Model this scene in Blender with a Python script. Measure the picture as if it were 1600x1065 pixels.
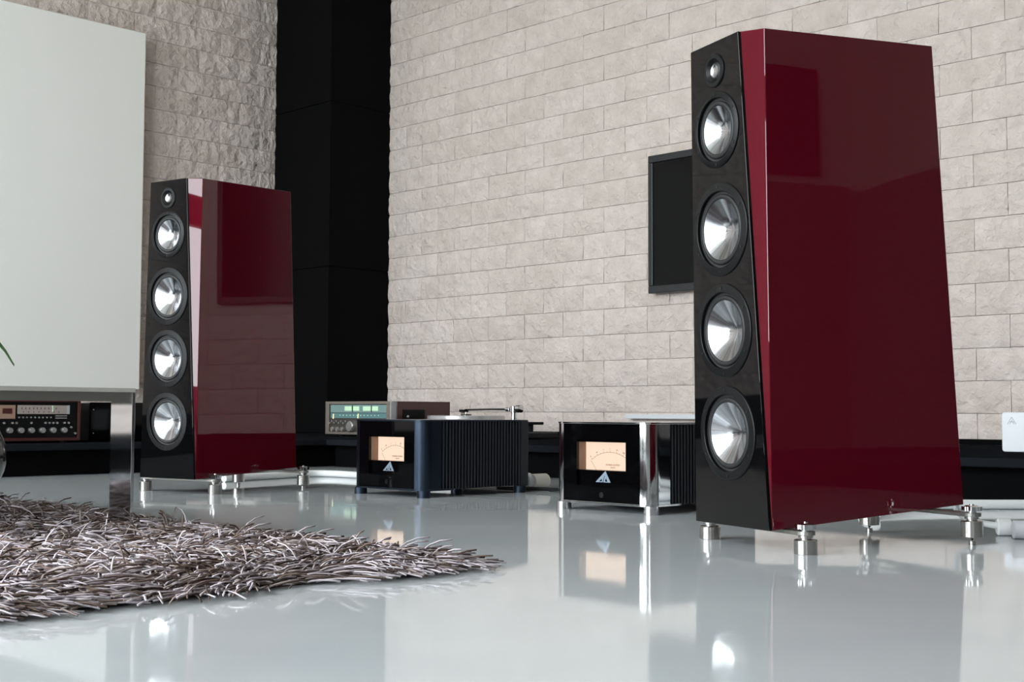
import bpy, bmesh, math, random
import numpy as np
from mathutils import Matrix, Vector

for o in list(bpy.data.objects):
    bpy.data.objects.remove(o, do_unlink=True)
scene = bpy.context.scene
COL = scene.collection
random.seed(7)
RNG = np.random.default_rng(11)
PI = math.pi

# ------------------------------------------------------------------ camera
F_PX, PITCH, ROLL, CAM_H = 2030.5, 0.0548, 0.0038, 0.32
cam_data = bpy.data.cameras.new('camera')
cam_data.sensor_fit = 'HORIZONTAL'
cam_data.sensor_width = 36.0
cam_data.lens = F_PX / 1600 * 36.0
cam_data.clip_start, cam_data.clip_end = 0.05, 200
cam = bpy.data.objects.new('camera', cam_data)
COL.objects.link(cam)
cam.matrix_world = (Matrix.Translation((0, 0, CAM_H)) @ Matrix.Rotation(PI / 2 + PITCH, 4, 'X')
                    @ Matrix.Rotation(ROLL, 4, 'Z'))
scene.camera = cam

# ------------------------------------------------------------------ light
world = bpy.data.worlds.new('sky')
scene.world = world
world.use_nodes = True
bg = world.node_tree.nodes['Background']
bg.inputs['Color'].default_value = (0.90, 0.96, 1.0, 1)
bg.inputs['Strength'].default_value = 12.5
scene.view_settings.view_transform = 'Standard'
scene.view_settings.look = 'None'
scene.view_settings.exposure = 0.0
scene.view_settings.gamma = 1.0
scene.view_settings.use_curve_mapping = False

# room directions: the room stands at about 45 degrees to the camera
WY = 0.7936
DL = Vector((math.cos(WY), math.sin(WY), 0))      # along the left wall, towards the corner
DR = Vector((-math.sin(WY), math.cos(WY), 0))     # along the right wall, towards the corner
ROT_R = WY - PI / 2                               # local x = -DR, local y = +DL (faces away from right wall)
ROT_L = WY                                        # local x = +DL, local y = +DR (faces away from left wall)
ZT = 0.16                                         # top of the low benches
WALL_R, WALL_L, WALL_WIN, WALL_BACK, CEIL = 6.57, 8.53, -3.2, -3.4, 5.3


def W(a, b, z=0.0):
    """room coordinates: a along DL, b along DR"""
    return DL * a + DR * b + Vector((0, 0, z))


# ------------------------------------------------------------------ materials
def srgb(r, g, b):
    def c(v):
        v /= 255.0
        return v / 12.92 if v <= 0.04045 else ((v + 0.055) / 1.055) ** 2.4
    return (c(r), c(g), c(b), 1)


MATS = {}


def mat(name, color, rough=0.5, metal=0.0, coat=0.0, coat_rough=0.03, emit=None, emit_s=0.0, spec=0.5,
        noise=0.0, nscale=20.0, bump=0.0, bscale=60.0, aniso=0.0):
    if name in MATS:
        return MATS[name]
    m = bpy.data.materials.new(name)
    m.use_nodes = True
    nt = m.node_tree
    b = nt.nodes['Principled BSDF']
    b.inputs['Base Color'].default_value = color
    b.inputs['Roughness'].default_value = rough
    b.inputs['Metallic'].default_value = metal
    b.inputs['Coat Weight'].default_value = coat
    b.inputs['Coat Roughness'].default_value = coat_rough
    b.inputs['Specular IOR Level'].default_value = spec
    b.inputs['Anisotropic'].default_value = aniso
    if emit:
        b.inputs['Emission Color'].default_value = emit
        b.inputs['Emission Strength'].default_value = emit_s
    if noise or bump:
        tc = nt.nodes.new('ShaderNodeTexCoord')
    if noise:
        n = nt.nodes.new('ShaderNodeTexNoise')
        n.inputs['Scale'].default_value = nscale
        n.inputs['Detail'].default_value = 5
        nt.links.new(tc.outputs['Object'], n.inputs['Vector'])
        mx = nt.nodes.new('ShaderNodeMix')
        mx.data_type = 'RGBA'
        mx.inputs['A'].default_value = tuple(c * (1 - noise) for c in color[:3]) + (1,)
        mx.inputs['B'].default_value = tuple(min(1, c * (1 + noise)) for c in color[:3]) + (1,)
        nt.links.new(n.outputs['Fac'], mx.inputs['Factor'])
        nt.links.new(mx.outputs['Result'], b.inputs['Base Color'])
    if bump:
        n2 = nt.nodes.new('ShaderNodeTexNoise')
        n2.inputs['Scale'].default_value = bscale
        n2.inputs['Detail'].default_value = 4
        nt.links.new(tc.outputs['Object'], n2.inputs['Vector'])
        bp = nt.nodes.new('ShaderNodeBump')
        bp.inputs['Strength'].default_value = bump
        bp.inputs['Distance'].default_value = 0.002
        nt.links.new(n2.outputs['Fac'], bp.inputs['Height'])
        nt.links.new(bp.outputs['Normal'], b.inputs['Normal'])
    MATS[name] = m
    return m


def floor_material():
    m = mat('polished_floor', srgb(178, 182, 182), rough=0.05, spec=0.5)
    nt = m.node_tree
    b = nt.nodes['Principled BSDF']
    tc = nt.nodes.new('ShaderNodeTexCoord')
    n1 = nt.nodes.new('ShaderNodeTexNoise')
    n1.inputs['Scale'].default_value = 1.3
    n1.inputs['Detail'].default_value = 6
    nt.links.new(tc.outputs['Object'], n1.inputs['Vector'])
    cr = nt.nodes.new('ShaderNodeValToRGB')
    cr.color_ramp.elements[0].position = 0.3
    cr.color_ramp.elements[0].color = srgb(202, 208, 211)
    cr.color_ramp.elements[1].position = 0.7
    cr.color_ramp.elements[1].color = srgb(216, 221, 223)
    nt.links.new(n1.outputs['Fac'], cr.inputs['Fac'])
    nt.links.new(cr.outputs['Color'], b.inputs['Base Color'])
    n2 = nt.nodes.new('ShaderNodeTexNoise')
    n2.inputs['Scale'].default_value = 5.0
    n2.inputs['Detail'].default_value = 2
    nt.links.new(tc.outputs['Object'], n2.inputs['Vector'])
    bp = nt.nodes.new('ShaderNodeBump')
    bp.inputs['Strength'].default_value = 0.06
    bp.inputs['Distance'].default_value = 0.003
    nt.links.new(n2.outputs['Fac'], bp.inputs['Height'])
    nt.links.new(bp.outputs['Normal'], b.inputs['Normal'])
    n3 = nt.nodes.new('ShaderNodeTexNoise')
    n3.inputs['Scale'].default_value = 9.0
    n3.inputs['Detail'].default_value = 5
    nt.links.new(tc.outputs['Object'], n3.inputs['Vector'])
    mr = nt.nodes.new('ShaderNodeMapRange')
    mr.inputs['To Min'].default_value = 0.03
    mr.inputs['To Max'].default_value = 0.07
    nt.links.new(n3.outputs['Fac'], mr.inputs['Value'])
    nt.links.new(mr.outputs['Result'], b.inputs['Roughness'])
    return m


def brick_material():
    m = mat('split_face_stone', srgb(200, 190, 182), rough=0.9, spec=0.25)
    nt = m.node_tree
    b = nt.nodes['Principled BSDF']
    tc = nt.nodes.new('ShaderNodeTexCoord')
    oi = nt.nodes.new('ShaderNodeObjectInfo')
    mul = nt.nodes.new('ShaderNodeMath')
    mul.operation = 'MULTIPLY'
    mul.inputs[1].default_value = 53.0
    nt.links.new(oi.outputs['Random'], mul.inputs[0])
    add = nt.nodes.new('ShaderNodeVectorMath')
    add.operation = 'ADD'
    nt.links.new(tc.outputs['Object'], add.inputs[0])
    nt.links.new(mul.outputs[0], add.inputs[1])
    # per-stone tone
    cr = nt.nodes.new('ShaderNodeValToRGB')
    cr.color_ramp.elements[0].color = srgb(210, 198, 190)
    cr.color_ramp.elements[1].color = srgb(217, 206, 199)
    nt.links.new(oi.outputs['Random'], cr.inputs['Fac'])
    nz = nt.nodes.new('ShaderNodeTexNoise')
    nz.inputs['Scale'].default_value = 9
    nz.inputs['Detail'].default_value = 5
    nt.links.new(add.outputs[0], nz.inputs['Vector'])
    mx = nt.nodes.new('ShaderNodeMix')
    mx.data_type = 'RGBA'
    mx.blend_type = 'MULTIPLY'
    mx.inputs['Factor'].default_value = 1.0
    cr2 = nt.nodes.new('ShaderNodeValToRGB')
    cr2.color_ramp.elements[0].position = 0.3
    cr2.color_ramp.elements[0].color = (0.86, 0.85, 0.84, 1)
    cr2.color_ramp.elements[1].position = 0.7
    cr2.color_ramp.elements[1].color = (1, 1, 1, 1)
    nt.links.new(nz.outputs['Fac'], cr2.inputs['Fac'])
    nt.links.new(cr.outputs['Color'], mx.inputs['A'])
    nt.links.new(cr2.outputs['Color'], mx.inputs['B'])
    nt.links.new(mx.outputs['Result'], b.inputs['Base Color'])
    # chipped relief: facets bent by noise, plus grain
    nd = nt.nodes.new('ShaderNodeTexNoise')
    nd.inputs['Scale'].default_value = 14
    nd.inputs['Detail'].default_value = 3
    nt.links.new(add.outputs[0], nd.inputs['Vector'])
    vm = nt.nodes.new('ShaderNodeVectorMath')
    vm.operation = 'MULTIPLY_ADD'
    vm.inputs[1].default_value = (0.08, 0.08, 0.08)
    nt.links.new(nd.outputs['Color'], vm.inputs[0])
    nt.links.new(add.outputs[0], vm.inputs[2])
    n1 = nt.nodes.new('ShaderNodeTexVoronoi')
    n1.feature = 'F1'
    n1.inputs['Scale'].default_value = 15.0
    n1.inputs['Randomness'].default_value = 1.0
    nt.links.new(vm.outputs[0], n1.inputs['Vector'])
    n2 = nt.nodes.new('ShaderNodeTexNoise')
    n2.inputs['Scale'].default_value = 24.0
    n2.inputs['Detail'].default_value = 7
    n2.inputs['Roughness'].default_value = 0.58
    n2.inputs['Distortion'].default_value = 0.5
    nt.links.new(add.outputs[0], n2.inputs['Vector'])
    ad = nt.nodes.new('ShaderNodeMath')
    ad.operation = 'MULTIPLY_ADD'
    ad.inputs[1].default_value = 0.75
    nt.links.new(n1.outputs['Distance'], ad.inputs[0])
    nt.links.new(n2.outputs['Fac'], ad.inputs[2])
    bp = nt.nodes.new('ShaderNodeBump')
    bp.inputs['Strength'].default_value = 1.0
    bp.inputs['Distance'].default_value = 0.018
    nt.links.new(ad.outputs[0], bp.inputs['Height'])
    nt.links.new(bp.outputs['Normal'], b.inputs['Normal'])
    return m


def cone_material():
    m = mat('turned_aluminium', srgb(200, 202, 206), rough=0.16, metal=1.0, aniso=0.6)
    nt = m.node_tree
    b = nt.nodes['Principled BSDF']
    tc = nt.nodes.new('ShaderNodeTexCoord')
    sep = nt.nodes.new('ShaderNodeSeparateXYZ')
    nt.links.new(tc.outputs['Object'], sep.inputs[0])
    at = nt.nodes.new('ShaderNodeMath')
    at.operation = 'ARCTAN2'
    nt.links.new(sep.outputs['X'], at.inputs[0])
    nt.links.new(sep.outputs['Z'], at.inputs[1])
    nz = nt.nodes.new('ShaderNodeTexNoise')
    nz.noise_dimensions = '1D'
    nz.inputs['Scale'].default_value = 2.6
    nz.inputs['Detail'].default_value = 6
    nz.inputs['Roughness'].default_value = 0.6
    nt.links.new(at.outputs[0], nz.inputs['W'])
    tg = nt.nodes.new('ShaderNodeTangent')
    tg.direction_type = 'RADIAL'
    tg.axis = 'Y'
    nt.links.new(tg.outputs['Tangent'], b.inputs['Tangent'])
    # fan highlights put into the colour, as grain-like streaks from rim to centre
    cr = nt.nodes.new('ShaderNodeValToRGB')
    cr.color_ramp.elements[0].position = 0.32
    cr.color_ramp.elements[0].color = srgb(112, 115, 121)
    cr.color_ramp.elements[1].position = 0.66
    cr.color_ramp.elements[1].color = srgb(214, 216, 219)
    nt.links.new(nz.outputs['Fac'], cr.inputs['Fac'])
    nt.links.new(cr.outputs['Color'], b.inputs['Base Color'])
    mr = nt.nodes.new('ShaderNodeMapRange')
    mr.inputs['To Min'].default_value = 0.10
    mr.inputs['To Max'].default_value = 0.26
    nt.links.new(nz.outputs['Fac'], mr.inputs['Value'])
    nt.links.new(mr.outputs['Result'], b.inputs['Roughness'])
    return m


def rug_material():
    m = mat('shag_yarn', srgb(170, 160, 160), rough=0.85, spec=0.2)
    nt = m.node_tree
    at = nt.nodes.new('ShaderNodeVertexColor')
    at.layer_name = 'yarn'
    nt.links.new(at.outputs['Color'], nt.nodes['Principled BSDF'].inputs['Base Color'])
    return m


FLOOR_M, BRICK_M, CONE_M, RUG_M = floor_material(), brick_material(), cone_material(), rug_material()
M_MORTAR = mat('mortar', srgb(150, 143, 137), rough=0.95, bump=0.3, bscale=80)
M_PAINT = mat('white_paint', srgb(222, 220, 216), rough=0.8)
M_BACKWALL = mat('grey_paint', srgb(165, 161, 157), rough=0.8)
M_DARK_BAND = mat('dark_band', srgb(84, 80, 78), rough=0.6)  # for the unseen bands added to darken reflections in the lacquer
M_BLACKWALL = mat('black_cladding', srgb(7, 7, 8), rough=0.9, spec=0.08, bump=0.3, bscale=150)
M_BENCH = mat('black_bench', srgb(26, 28, 31), rough=0.7, spec=0.0, bump=0.15, bscale=120)
M_BENCH_FACE = mat('black_bench_face', srgb(4, 4, 5), rough=0.8, spec=0.06)
M_RED = mat('red_lacquer', srgb(92, 12, 28), rough=0.4, coat=1.0, coat_rough=0.015, spec=0.0)
M_GLOSSBLACK = mat('black_lacquer', srgb(7, 7, 8), rough=0.03, spec=0.25)
M_FRAME = mat('satin_black_frame', srgb(6, 7, 9), rough=0.4, spec=0.22)
M_RUBBER = mat('black_rubber', srgb(13, 14, 16), rough=0.55)
M_CHROME = mat('chrome', srgb(205, 206, 208), rough=0.05, metal=1.0)
M_STEEL = mat('brushed_steel', srgb(176, 174, 170), rough=0.22, metal=1.0)
M_SATIN_STEEL = mat('satin_steel', srgb(146, 145, 140), rough=0.45, metal=1.0)
M_TOP = mat('pale_tabletop', srgb(196, 195, 188), rough=0.4)
M_ANOD = mat('black_anodised', srgb(52, 60, 72), rough=0.33, metal=1.0)
M_FIN = mat('black_fin', srgb(26, 30, 36), rough=0.5)
M_GLASSBLACK = mat('black_glass', srgb(4, 4, 5), rough=0.04, spec=0.2)
M_GLOW_LINING = mat('meter_box_lining', srgb(150, 120, 100), rough=0.6)  # brown of the meter's glow put into the lining colour
M_METER = mat('lit_meter', srgb(70, 60, 52), rough=0.7, spec=0.1, emit=(1.0, 0.76, 0.585, 1), emit_s=0.93)
M_INK = mat('meter_ink', srgb(110, 78, 60), rough=0.7, spec=0.1, emit=srgb(170, 125, 98), emit_s=0.5)
M_SILVER = mat('silver_emblem', srgb(120, 134, 148), rough=0.45, metal=0.3)
M_TVFRAME = mat('tv_frame', srgb(34, 36, 38), rough=0.35, spec=0.4)
M_SCREEN = mat('tv_screen', srgb(6, 5, 6), rough=0.12, spec=0.15)
M_PANEL = mat('white_panel', srgb(240, 240, 236), rough=0.6, noise=0.01, nscale=3)
M_PANEL_EDGE = mat('panel_edge', srgb(205, 198, 180), rough=0.7)
M_WHITE = mat('white_plastic', srgb(206, 209, 213), rough=0.35)
M_WHITECABLE = mat('white_cable', srgb(225, 228, 228), rough=0.45)
M_BLACKCABLE = mat('black_cable', srgb(20, 22, 26), rough=0.5)
M_WOOD = mat('mahogany', srgb(64, 26, 24), rough=0.35, coat=0.4, noise=0.25, nscale=14)
M_ALU = mat('champagne_aluminium', srgb(150, 142, 132), rough=0.35, metal=0.7)
M_ALU_SIDE = mat('aluminium_edge', srgb(172, 178, 180), rough=0.45, metal=0.4)
M_TEAL = mat('lit_dial_glass', srgb(84, 104, 104), rough=0.15, emit=srgb(128, 160, 158), emit_s=0.4)
M_TEAL_D = mat('lit_tuning_scale', srgb(66, 92, 95), rough=0.15, emit=srgb(105, 148, 150), emit_s=0.36)
M_VU = mat('lit_vu_meter', srgb(150, 180, 150), rough=0.2, emit=srgb(180, 214, 182), emit_s=0.6)
M_AMBER = mat('tuning_pointer', srgb(240, 225, 160), rough=0.3, emit=srgb(250, 230, 160), emit_s=0.6)
M_TAN = mat('tuner_dial', srgb(128, 120, 116), rough=0.4, emit=srgb(128, 118, 112), emit_s=0.25)
M_BROWNDIAL = mat('brown_meter_dial', srgb(128, 105, 90), rough=0.4, emit=srgb(120, 95, 80), emit_s=0.2)
M_PANELBLACK = mat('black_faceplate', srgb(6, 6, 8), rough=0.4, spec=0.2)
M_DARKPANEL = mat('dark_control_panel', srgb(58, 54, 50), rough=0.4)
M_KNOB = mat('silver_knob', srgb(210, 210, 208), rough=0.25, metal=0.9)
M_DARKGLASS = mat('dark_glazed_ceramic', srgb(34, 29, 26), rough=0.12, spec=0.35)
M_LEAF = mat('green_leaf', srgb(60, 120, 50), rough=0.45)
M_POT = mat('white_pot', srgb(220, 218, 212), rough=0.4)
M_SOIL = mat('soil', srgb(52, 40, 32), rough=0.95)
M_GREYLOGO = mat('grey_print', srgb(165, 168, 172), rough=0.6)
M_BACKING = mat('rug_backing', srgb(96, 84, 78), rough=0.95)
M_GROUND = mat('outdoor_paving', srgb(150, 150, 142), rough=0.9, noise=0.15, nscale=2)
M_WINFRAME = mat('window_frame', srgb(60, 62, 64), rough=0.5)
M_PLATTER = mat('platter', srgb(205, 205, 205), rough=0.25, metal=0.6)
M_GREENISH = mat('woven_black', srgb(16, 18, 18), rough=0.7)


# ------------------------------------------------------------------ mesh builder
class MB:
    def __init__(self):
        self.v, self.f = [], []

    def add(self, verts, faces, M=None):
        o = len(self.v)
        for p in verts:
            p = Vector(p)
            self.v.append(tuple(M @ p if M else p))
        self.f += [tuple(i + o for i in f) for f in faces]
        return self

    def box(self, x0, x1, y0, y1, z0, z1, M=None):
        v = [(x0, y0, z0), (x1, y0, z0), (x1, y1, z0), (x0, y1, z0),
             (x0, y0, z1), (x1, y0, z1), (x1, y1, z1), (x0, y1, z1)]
        f = [(0, 3, 2, 1), (4, 5, 6, 7), (0, 1, 5, 4), (1, 2, 6, 5), (2, 3, 7, 6), (3, 0, 4, 7)]
        return self.add(v, f, M)

    def prism(self, poly, z0, z1, M=None):
        """polygon in xy (counter-clockwise) extruded along z"""
        n = len(poly)
        v = [(x, y, z0) for x, y in poly] + [(x, y, z1) for x, y in poly]
        f = [tuple(reversed(range(n))), tuple(range(n, 2 * n))]
        f += [(i, (i + 1) % n, n + (i + 1) % n, n + i) for i in range(n)]
        return self.add(v, f, M)

    def plate(self, poly, y0, y1, M=None):
        """polygon in xz (counter-clockwise seen from -y) extruded along y from y0 (front) to y1 (back)"""
        n = len(poly)
        v = [(x, y0, z) for x, z in poly] + [(x, y1, z) for x, z in poly]
        f = [tuple(range(n)), tuple(reversed(range(n, 2 * n)))]
        f += [((i + 1) % n, i, n + i, n + (i + 1) % n) for i in range(n)]
        return self.add(v, f, M)

    def lathe(self, prof, segs=32, M=None, cap=True):
        """profile of (radius, z) from bottom to top, around z"""
        v, f, rings = [], [], []
        for r, z in prof:
            if r < 1e-6:
                rings.append([len(v)])
                v.append((0, 0, z))
            else:
                rings.append(list(range(len(v), len(v) + segs)))
                for k in range(segs):
                    a = 2 * PI * k / segs
                    v.append((r * math.cos(a), r * math.sin(a), z))
        for a, b in zip(rings[:-1], rings[1:]):
            for k in range(segs):
                k2 = (k + 1) % segs
                if len(a) == 1 and len(b) == 1:
                    continue
                if len(a) == 1:
                    f.append((a[0], b[k2], b[k]))
                elif len(b) == 1:
                    f.append((a[k], a[k2], b[0]))
                else:
                    f.append((a[k], a[k2], b[k2], b[k]))
        if cap:
            if len(rings[0]) > 1:
                f.append(tuple(reversed(rings[0])))
            if len(rings[-1]) > 1:
                f.append(tuple(rings[-1]))
        return self.add(v, f, M)

    def tube(self, path, r, segs=10, M=None):
        path = [Vector(p) for p in path]
        n = len(path)
        v, f = [], []
        prev = None
        for i, p in enumerate(path):
            t = (path[min(i + 1, n - 1)] - path[max(i - 1, 0)]).normalized()
            ref = prev if prev is not None else (Vector((0, 0, 1)) if abs(t.z) < 0.9 else Vector((1, 0, 0)))
            a = (ref - t * ref.dot(t)).normalized()
            prev = a
            b = t.cross(a)
            rr = r[i] if isinstance(r, (list, tuple)) else r
            for k in range(segs):
                an = 2 * PI * k / segs
                v.append(p + a * (rr * math.cos(an)) + b * (rr * math.sin(an)))
        for i in range(n - 1):
            for k in range(segs):
                k2 = (k + 1) % segs
                f.append((i * segs + k, i * segs + k2, (i + 1) * segs + k2, (i + 1) * segs + k))
        f.append(tuple(reversed(range(segs))))
        f.append(tuple(range((n - 1) * segs, n * segs)))
        return self.add(v, f, M)

    def mesh(self, name, m, smooth=None):
        me = bpy.data.meshes.new(name)
        me.from_pydata(self.v, [], self.f)
        me.materials.append(m)
        me.validate()
        if smooth is not None:
            me.polygons.foreach_set('use_smooth', [True] * len(me.polygons))
            me.set_sharp_from_angle(angle=smooth)
        me.update()
        return me

    def build(self, name, m, parent=None, smooth=None, bevel=0.0, M=None):
        o = bpy.data.objects.new(name, self.mesh(name, m, smooth))
        COL.objects.link(o)
        if parent is not None:
            o.parent = parent
        if M is not None:
            o.matrix_local = M
        if bevel:
            b = o.modifiers.new('edge', 'BEVEL')
            b.width = bevel
            b.segments = 2
            b.limit_method = 'ANGLE'
            b.angle_limit = math.radians(20)
        return o


SM = math.radians(40)
AX = Matrix.Rotation(PI / 2, 4, 'X')      # lathe axis z -> -y (towards the front of a thing)


def thing(name, label, cat, loc=(0, 0, 0), rot=0.0, group=None):
    o = bpy.data.objects.new(name, None)
    o.empty_display_size = 0.1
    COL.objects.link(o)
    o.location = loc
    o.rotation_euler = (0, 0, rot)
    o['label'], o['category'] = label, cat
    if group:
        o['group'] = group
    return o


def tag(o, label, cat, group=None):
    o['label'], o['category'] = label, cat
    if group:
        o['group'] = group
    return o


def struct(o, label=None, cat=None):
    o['kind'] = 'structure'
    if label:
        o['label'] = label
        o['category'] = cat
    return o


def copy_tree(o, parent=None):
    c = o.copy()
    COL.objects.link(c)
    c.parent = parent
    for ch in list(o.children):
        copy_tree(ch, c)
    return c


def rounded(w0, w1, h0, h1, r, seg=6):
    pts = []
    for cx, cy, a0 in ((w1 - r, h0 + r, -PI / 2), (w1 - r, h1 - r, 0), (w0 + r, h1 - r, PI / 2), (w0 + r, h0 + r, PI)):
        for k in range(seg + 1):
            a = a0 + PI / 2 * k / seg
            pts.append((cx + r * math.cos(a), cy + r * math.sin(a)))
    return pts


def text_mesh(body, size, depth=0.0004):
    cu = bpy.data.curves.new('lettering', 'FONT')
    cu.body = body
    cu.size = size
    cu.align_x = 'CENTER'
    cu.extrude = depth
    t = bpy.data.objects.new('lettering', cu)
    COL.objects.link(t)
    dg = bpy.context.evaluated_depsgraph_get()
    me = bpy.data.meshes.new_from_object(t.evaluated_get(dg))
    bpy.data.objects.remove(t, do_unlink=True)
    return me


def cam_px(p):
    c, s = math.cos(PITCH), math.sin(PITCH)
    x, y, z = p[0], p[1], p[2] - CAM_H
    dep = y * c + z * s
    if dep < 0.1:
        return (-9999, -9999)
    up = -y * s + z * c
    return (800 + F_PX * (x * math.cos(ROLL) + up * math.sin(ROLL)) / dep,
            532.5 - F_PX * (-x * math.sin(ROLL) + up * math.cos(ROLL)) / dep)


# ================================================================== STRUCTURE
def room_box(name, a0, a1, b0, b1, z0, z1, m, parent=None):
    """box in room coordinates (a along DL, b along DR)"""
    mb = MB()
    M = Matrix(((DL.x, DR.x, 0, 0), (DL.y, DR.y, 0, 0), (0, 0, 1, 0), (0, 0, 0, 1)))
    mb.box(a0, a1, b0, b1, z0, z1, M)
    return mb.build(name, m, parent)


struct(room_box('floor', WALL_WIN - 0.3, WALL_R + 0.3, WALL_BACK - 0.3, WALL_L + 0.3, -0.12, 0.0, FLOOR_M),
       'glossy pale grey seamless floor of the listening room', 'floor')
struct(room_box('ceiling', WALL_WIN - 0.3, WALL_R + 0.3, WALL_BACK - 0.3, WALL_L + 0.3, CEIL, CEIL + 0.15, M_PAINT),
       'plain white ceiling high above the room', 'ceiling')
wall_right = struct(room_box('wall_right', WALL_R, WALL_R + 0.2, WALL_BACK, WALL_L + 0.2, 0, CEIL, M_MORTAR),
                    'pale split-face stone wall behind the amplifiers and television', 'wall')
wall_left = struct(room_box('wall_left', WALL_WIN, WALL_R, WALL_L, WALL_L + 0.2, 0, CEIL, M_MORTAR),
                   'beige split-face stone wall behind the white panel', 'wall')
wb_ = struct(room_box('wall_back', WALL_WIN - 0.2, WALL_R + 0.2, WALL_BACK - 0.2, WALL_BACK, 0, CEIL, M_BACKWALL),
             'grey painted wall on the side away from the corner', 'wall')
room_box('unseen_dark_band', WALL_WIN + 0.3, WALL_R - 0.06, WALL_BACK, WALL_BACK + 0.04, 0, 2.0, M_DARK_BAND, wb_)  # added out of view so the red cabinet side reflects something dark
room_box('unseen_dark_block', 5.5, 6.25, WALL_BACK, WALL_BACK + 0.06, 2.06, 2.82, M_BLACKWALL, wb_)  # added out of view for the dark block reflected in the cabinet side
room_box('unseen_dark_band', WALL_R - 0.06, WALL_R, WALL_BACK, 0.6, 0.16, 1.95, M_DARK_BAND, wall_right)  # added out of view so the cabinet side reflects no pale stone
# the glazed side of the room: solid wall behind the camera, window bays further along
OPENINGS = ((1.1, 4.1), (4.4, 7.6))
struct(room_box('wall_window', WALL_WIN - 0.2, WALL_WIN, -2.5, OPENINGS[0][0], 0, CEIL, M_PAINT),
       'plain painted wall between the window bays', 'wall')
w3 = struct(room_box('window_3', WALL_WIN - 0.2, WALL_WIN, WALL_BACK, -2.5, 4.4, CEIL, M_PAINT),
            'narrow window beside the grey painted wall', 'window')
room_box('sill', WALL_WIN - 0.2, WALL_WIN, WALL_BACK, -2.5, 0, 0.95, M_PAINT, w3)
room_box('transom', WALL_WIN - 0.14, WALL_WIN - 0.04, WALL_BACK, -2.5, 2.74, 3.08, M_WINFRAME, w3)
for wi, (b0, b1) in enumerate(OPENINGS):
    win = struct(room_box('window_%d' % (wi + 1), WALL_WIN - 0.2, WALL_WIN, b0, b1, CEIL - 0.4, CEIL, M_PAINT),
                 ['tall window bay beside the plain painted wall', 'tall window bay beside the beige stone wall'][wi], 'window')
    room_box('pier', WALL_WIN - 0.2, WALL_WIN, b1, b1 + 0.4 if wi == 0 else WALL_L + 0.2, 0, CEIL, M_PAINT, win)
    room_box('sill', WALL_WIN - 0.2, WALL_WIN, b0, b1, 0, 0.12, M_PAINT, win)
    room_box('mullion', WALL_WIN - 0.12, WALL_WIN - 0.06, (b0 + b1) / 2 - 0.03, (b0 + b1) / 2 + 0.03, 0.12, CEIL - 0.4, M_WINFRAME, win)
    room_box('transom', WALL_WIN - 0.12, WALL_WIN - 0.06, b0, b1, 2.5, 2.56, M_WINFRAME, win)
struct(room_box('ground_outside', -40, WALL_WIN - 0.3, -40, 40, -0.14, -0.02, M_GROUND),
       'pale paving outside the tall window bays', 'paving')

# light portals in the window openings (they only guide the sky light)
for b0, b1 in OPENINGS:
    ld = bpy.data.lights.new('window_portal', 'AREA')
    ld.shape = 'RECTANGLE'
    ld.size, ld.size_y = b1 - b0, CEIL - 0.52
    ld.cycles.is_portal = True
    lo = bpy.data.objects.new('window_portal', ld)
    COL.objects.link(lo)
    lo.location = W(WALL_WIN - 0.22, (b0 + b1) / 2, (CEIL - 0.28) / 2)
    # emit towards +DL
    z = -DL
    x = DR
    y = z.cross(x)
    lo.matrix_world = Matrix.Translation(lo.location) @ Matrix((x, y, z)).transposed().to_4x4()

# --- split-face stones
BL, BH, Z0 = 0.365, 0.1703, 0.323


def stone_mesh(name, w, seed):
    r = random.Random(seed)
    nx, nz = 8, 4
    g = 0.0013
    V, Fc = [], []
    for j in range(nz + 1):
        for i in range(nx + 1):
            u, v = i / nx, j / nz
            edge = i in (0, nx) or j in (0, nz)
            y = -0.024 - (r.uniform(0.0, 0.004) if edge else r.uniform(0.002, 0.015))
            du = 0 if i in (0, nx) else r.uniform(-0.3, 0.3) / nx
            dv = 0 if j in (0, nz) else r.uniform(-0.3, 0.3) / nz
            V.append((g + (w - 2 * g) * (u + du), y, g + (BH - 2 * g) * (v + dv)))
    for j in range(nz):
        for i in range(nx):
            a = j * (nx + 1) + i
            q = (a, a + 1, a + nx + 2, a + nx + 1)
            if r.random() < 0.5:
                Fc += [(q[0], q[1], q[2]), (q[0], q[2], q[3])]
            else:
                Fc += [(q[0], q[1], q[3]), (q[1], q[2], q[3])]
    ring = [i for i in range(nx + 1)] + [(j + 1) * (nx + 1) - 1 for j in range(1, nz + 1)] + \
           [nz * (nx + 1) + i for i in range(nx - 1, -1, -1)] + [j * (nx + 1) for j in range(nz - 1, 0, -1)]
    base = len(V)
    for k in ring:
        V.append((V[k][0], 0.004, V[k][2]))
    n = len(ring)
    for k in range(n):
        k2 = (k + 1) % n
        Fc.append((ring[k2], ring[k], base + k, base + k2))
    me = bpy.data.meshes.new(name)
    me.from_pydata(V, [], Fc)
    me.materials.append(BRICK_M)
    me.polygons.foreach_set('use_smooth', [True] * len(me.polygons))
    me.set_sharp_from_angle(angle=math.radians(50))
    me.update()
    return me


STONES = [stone_mesh('stone', BL, s) for s in range(12)]


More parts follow.
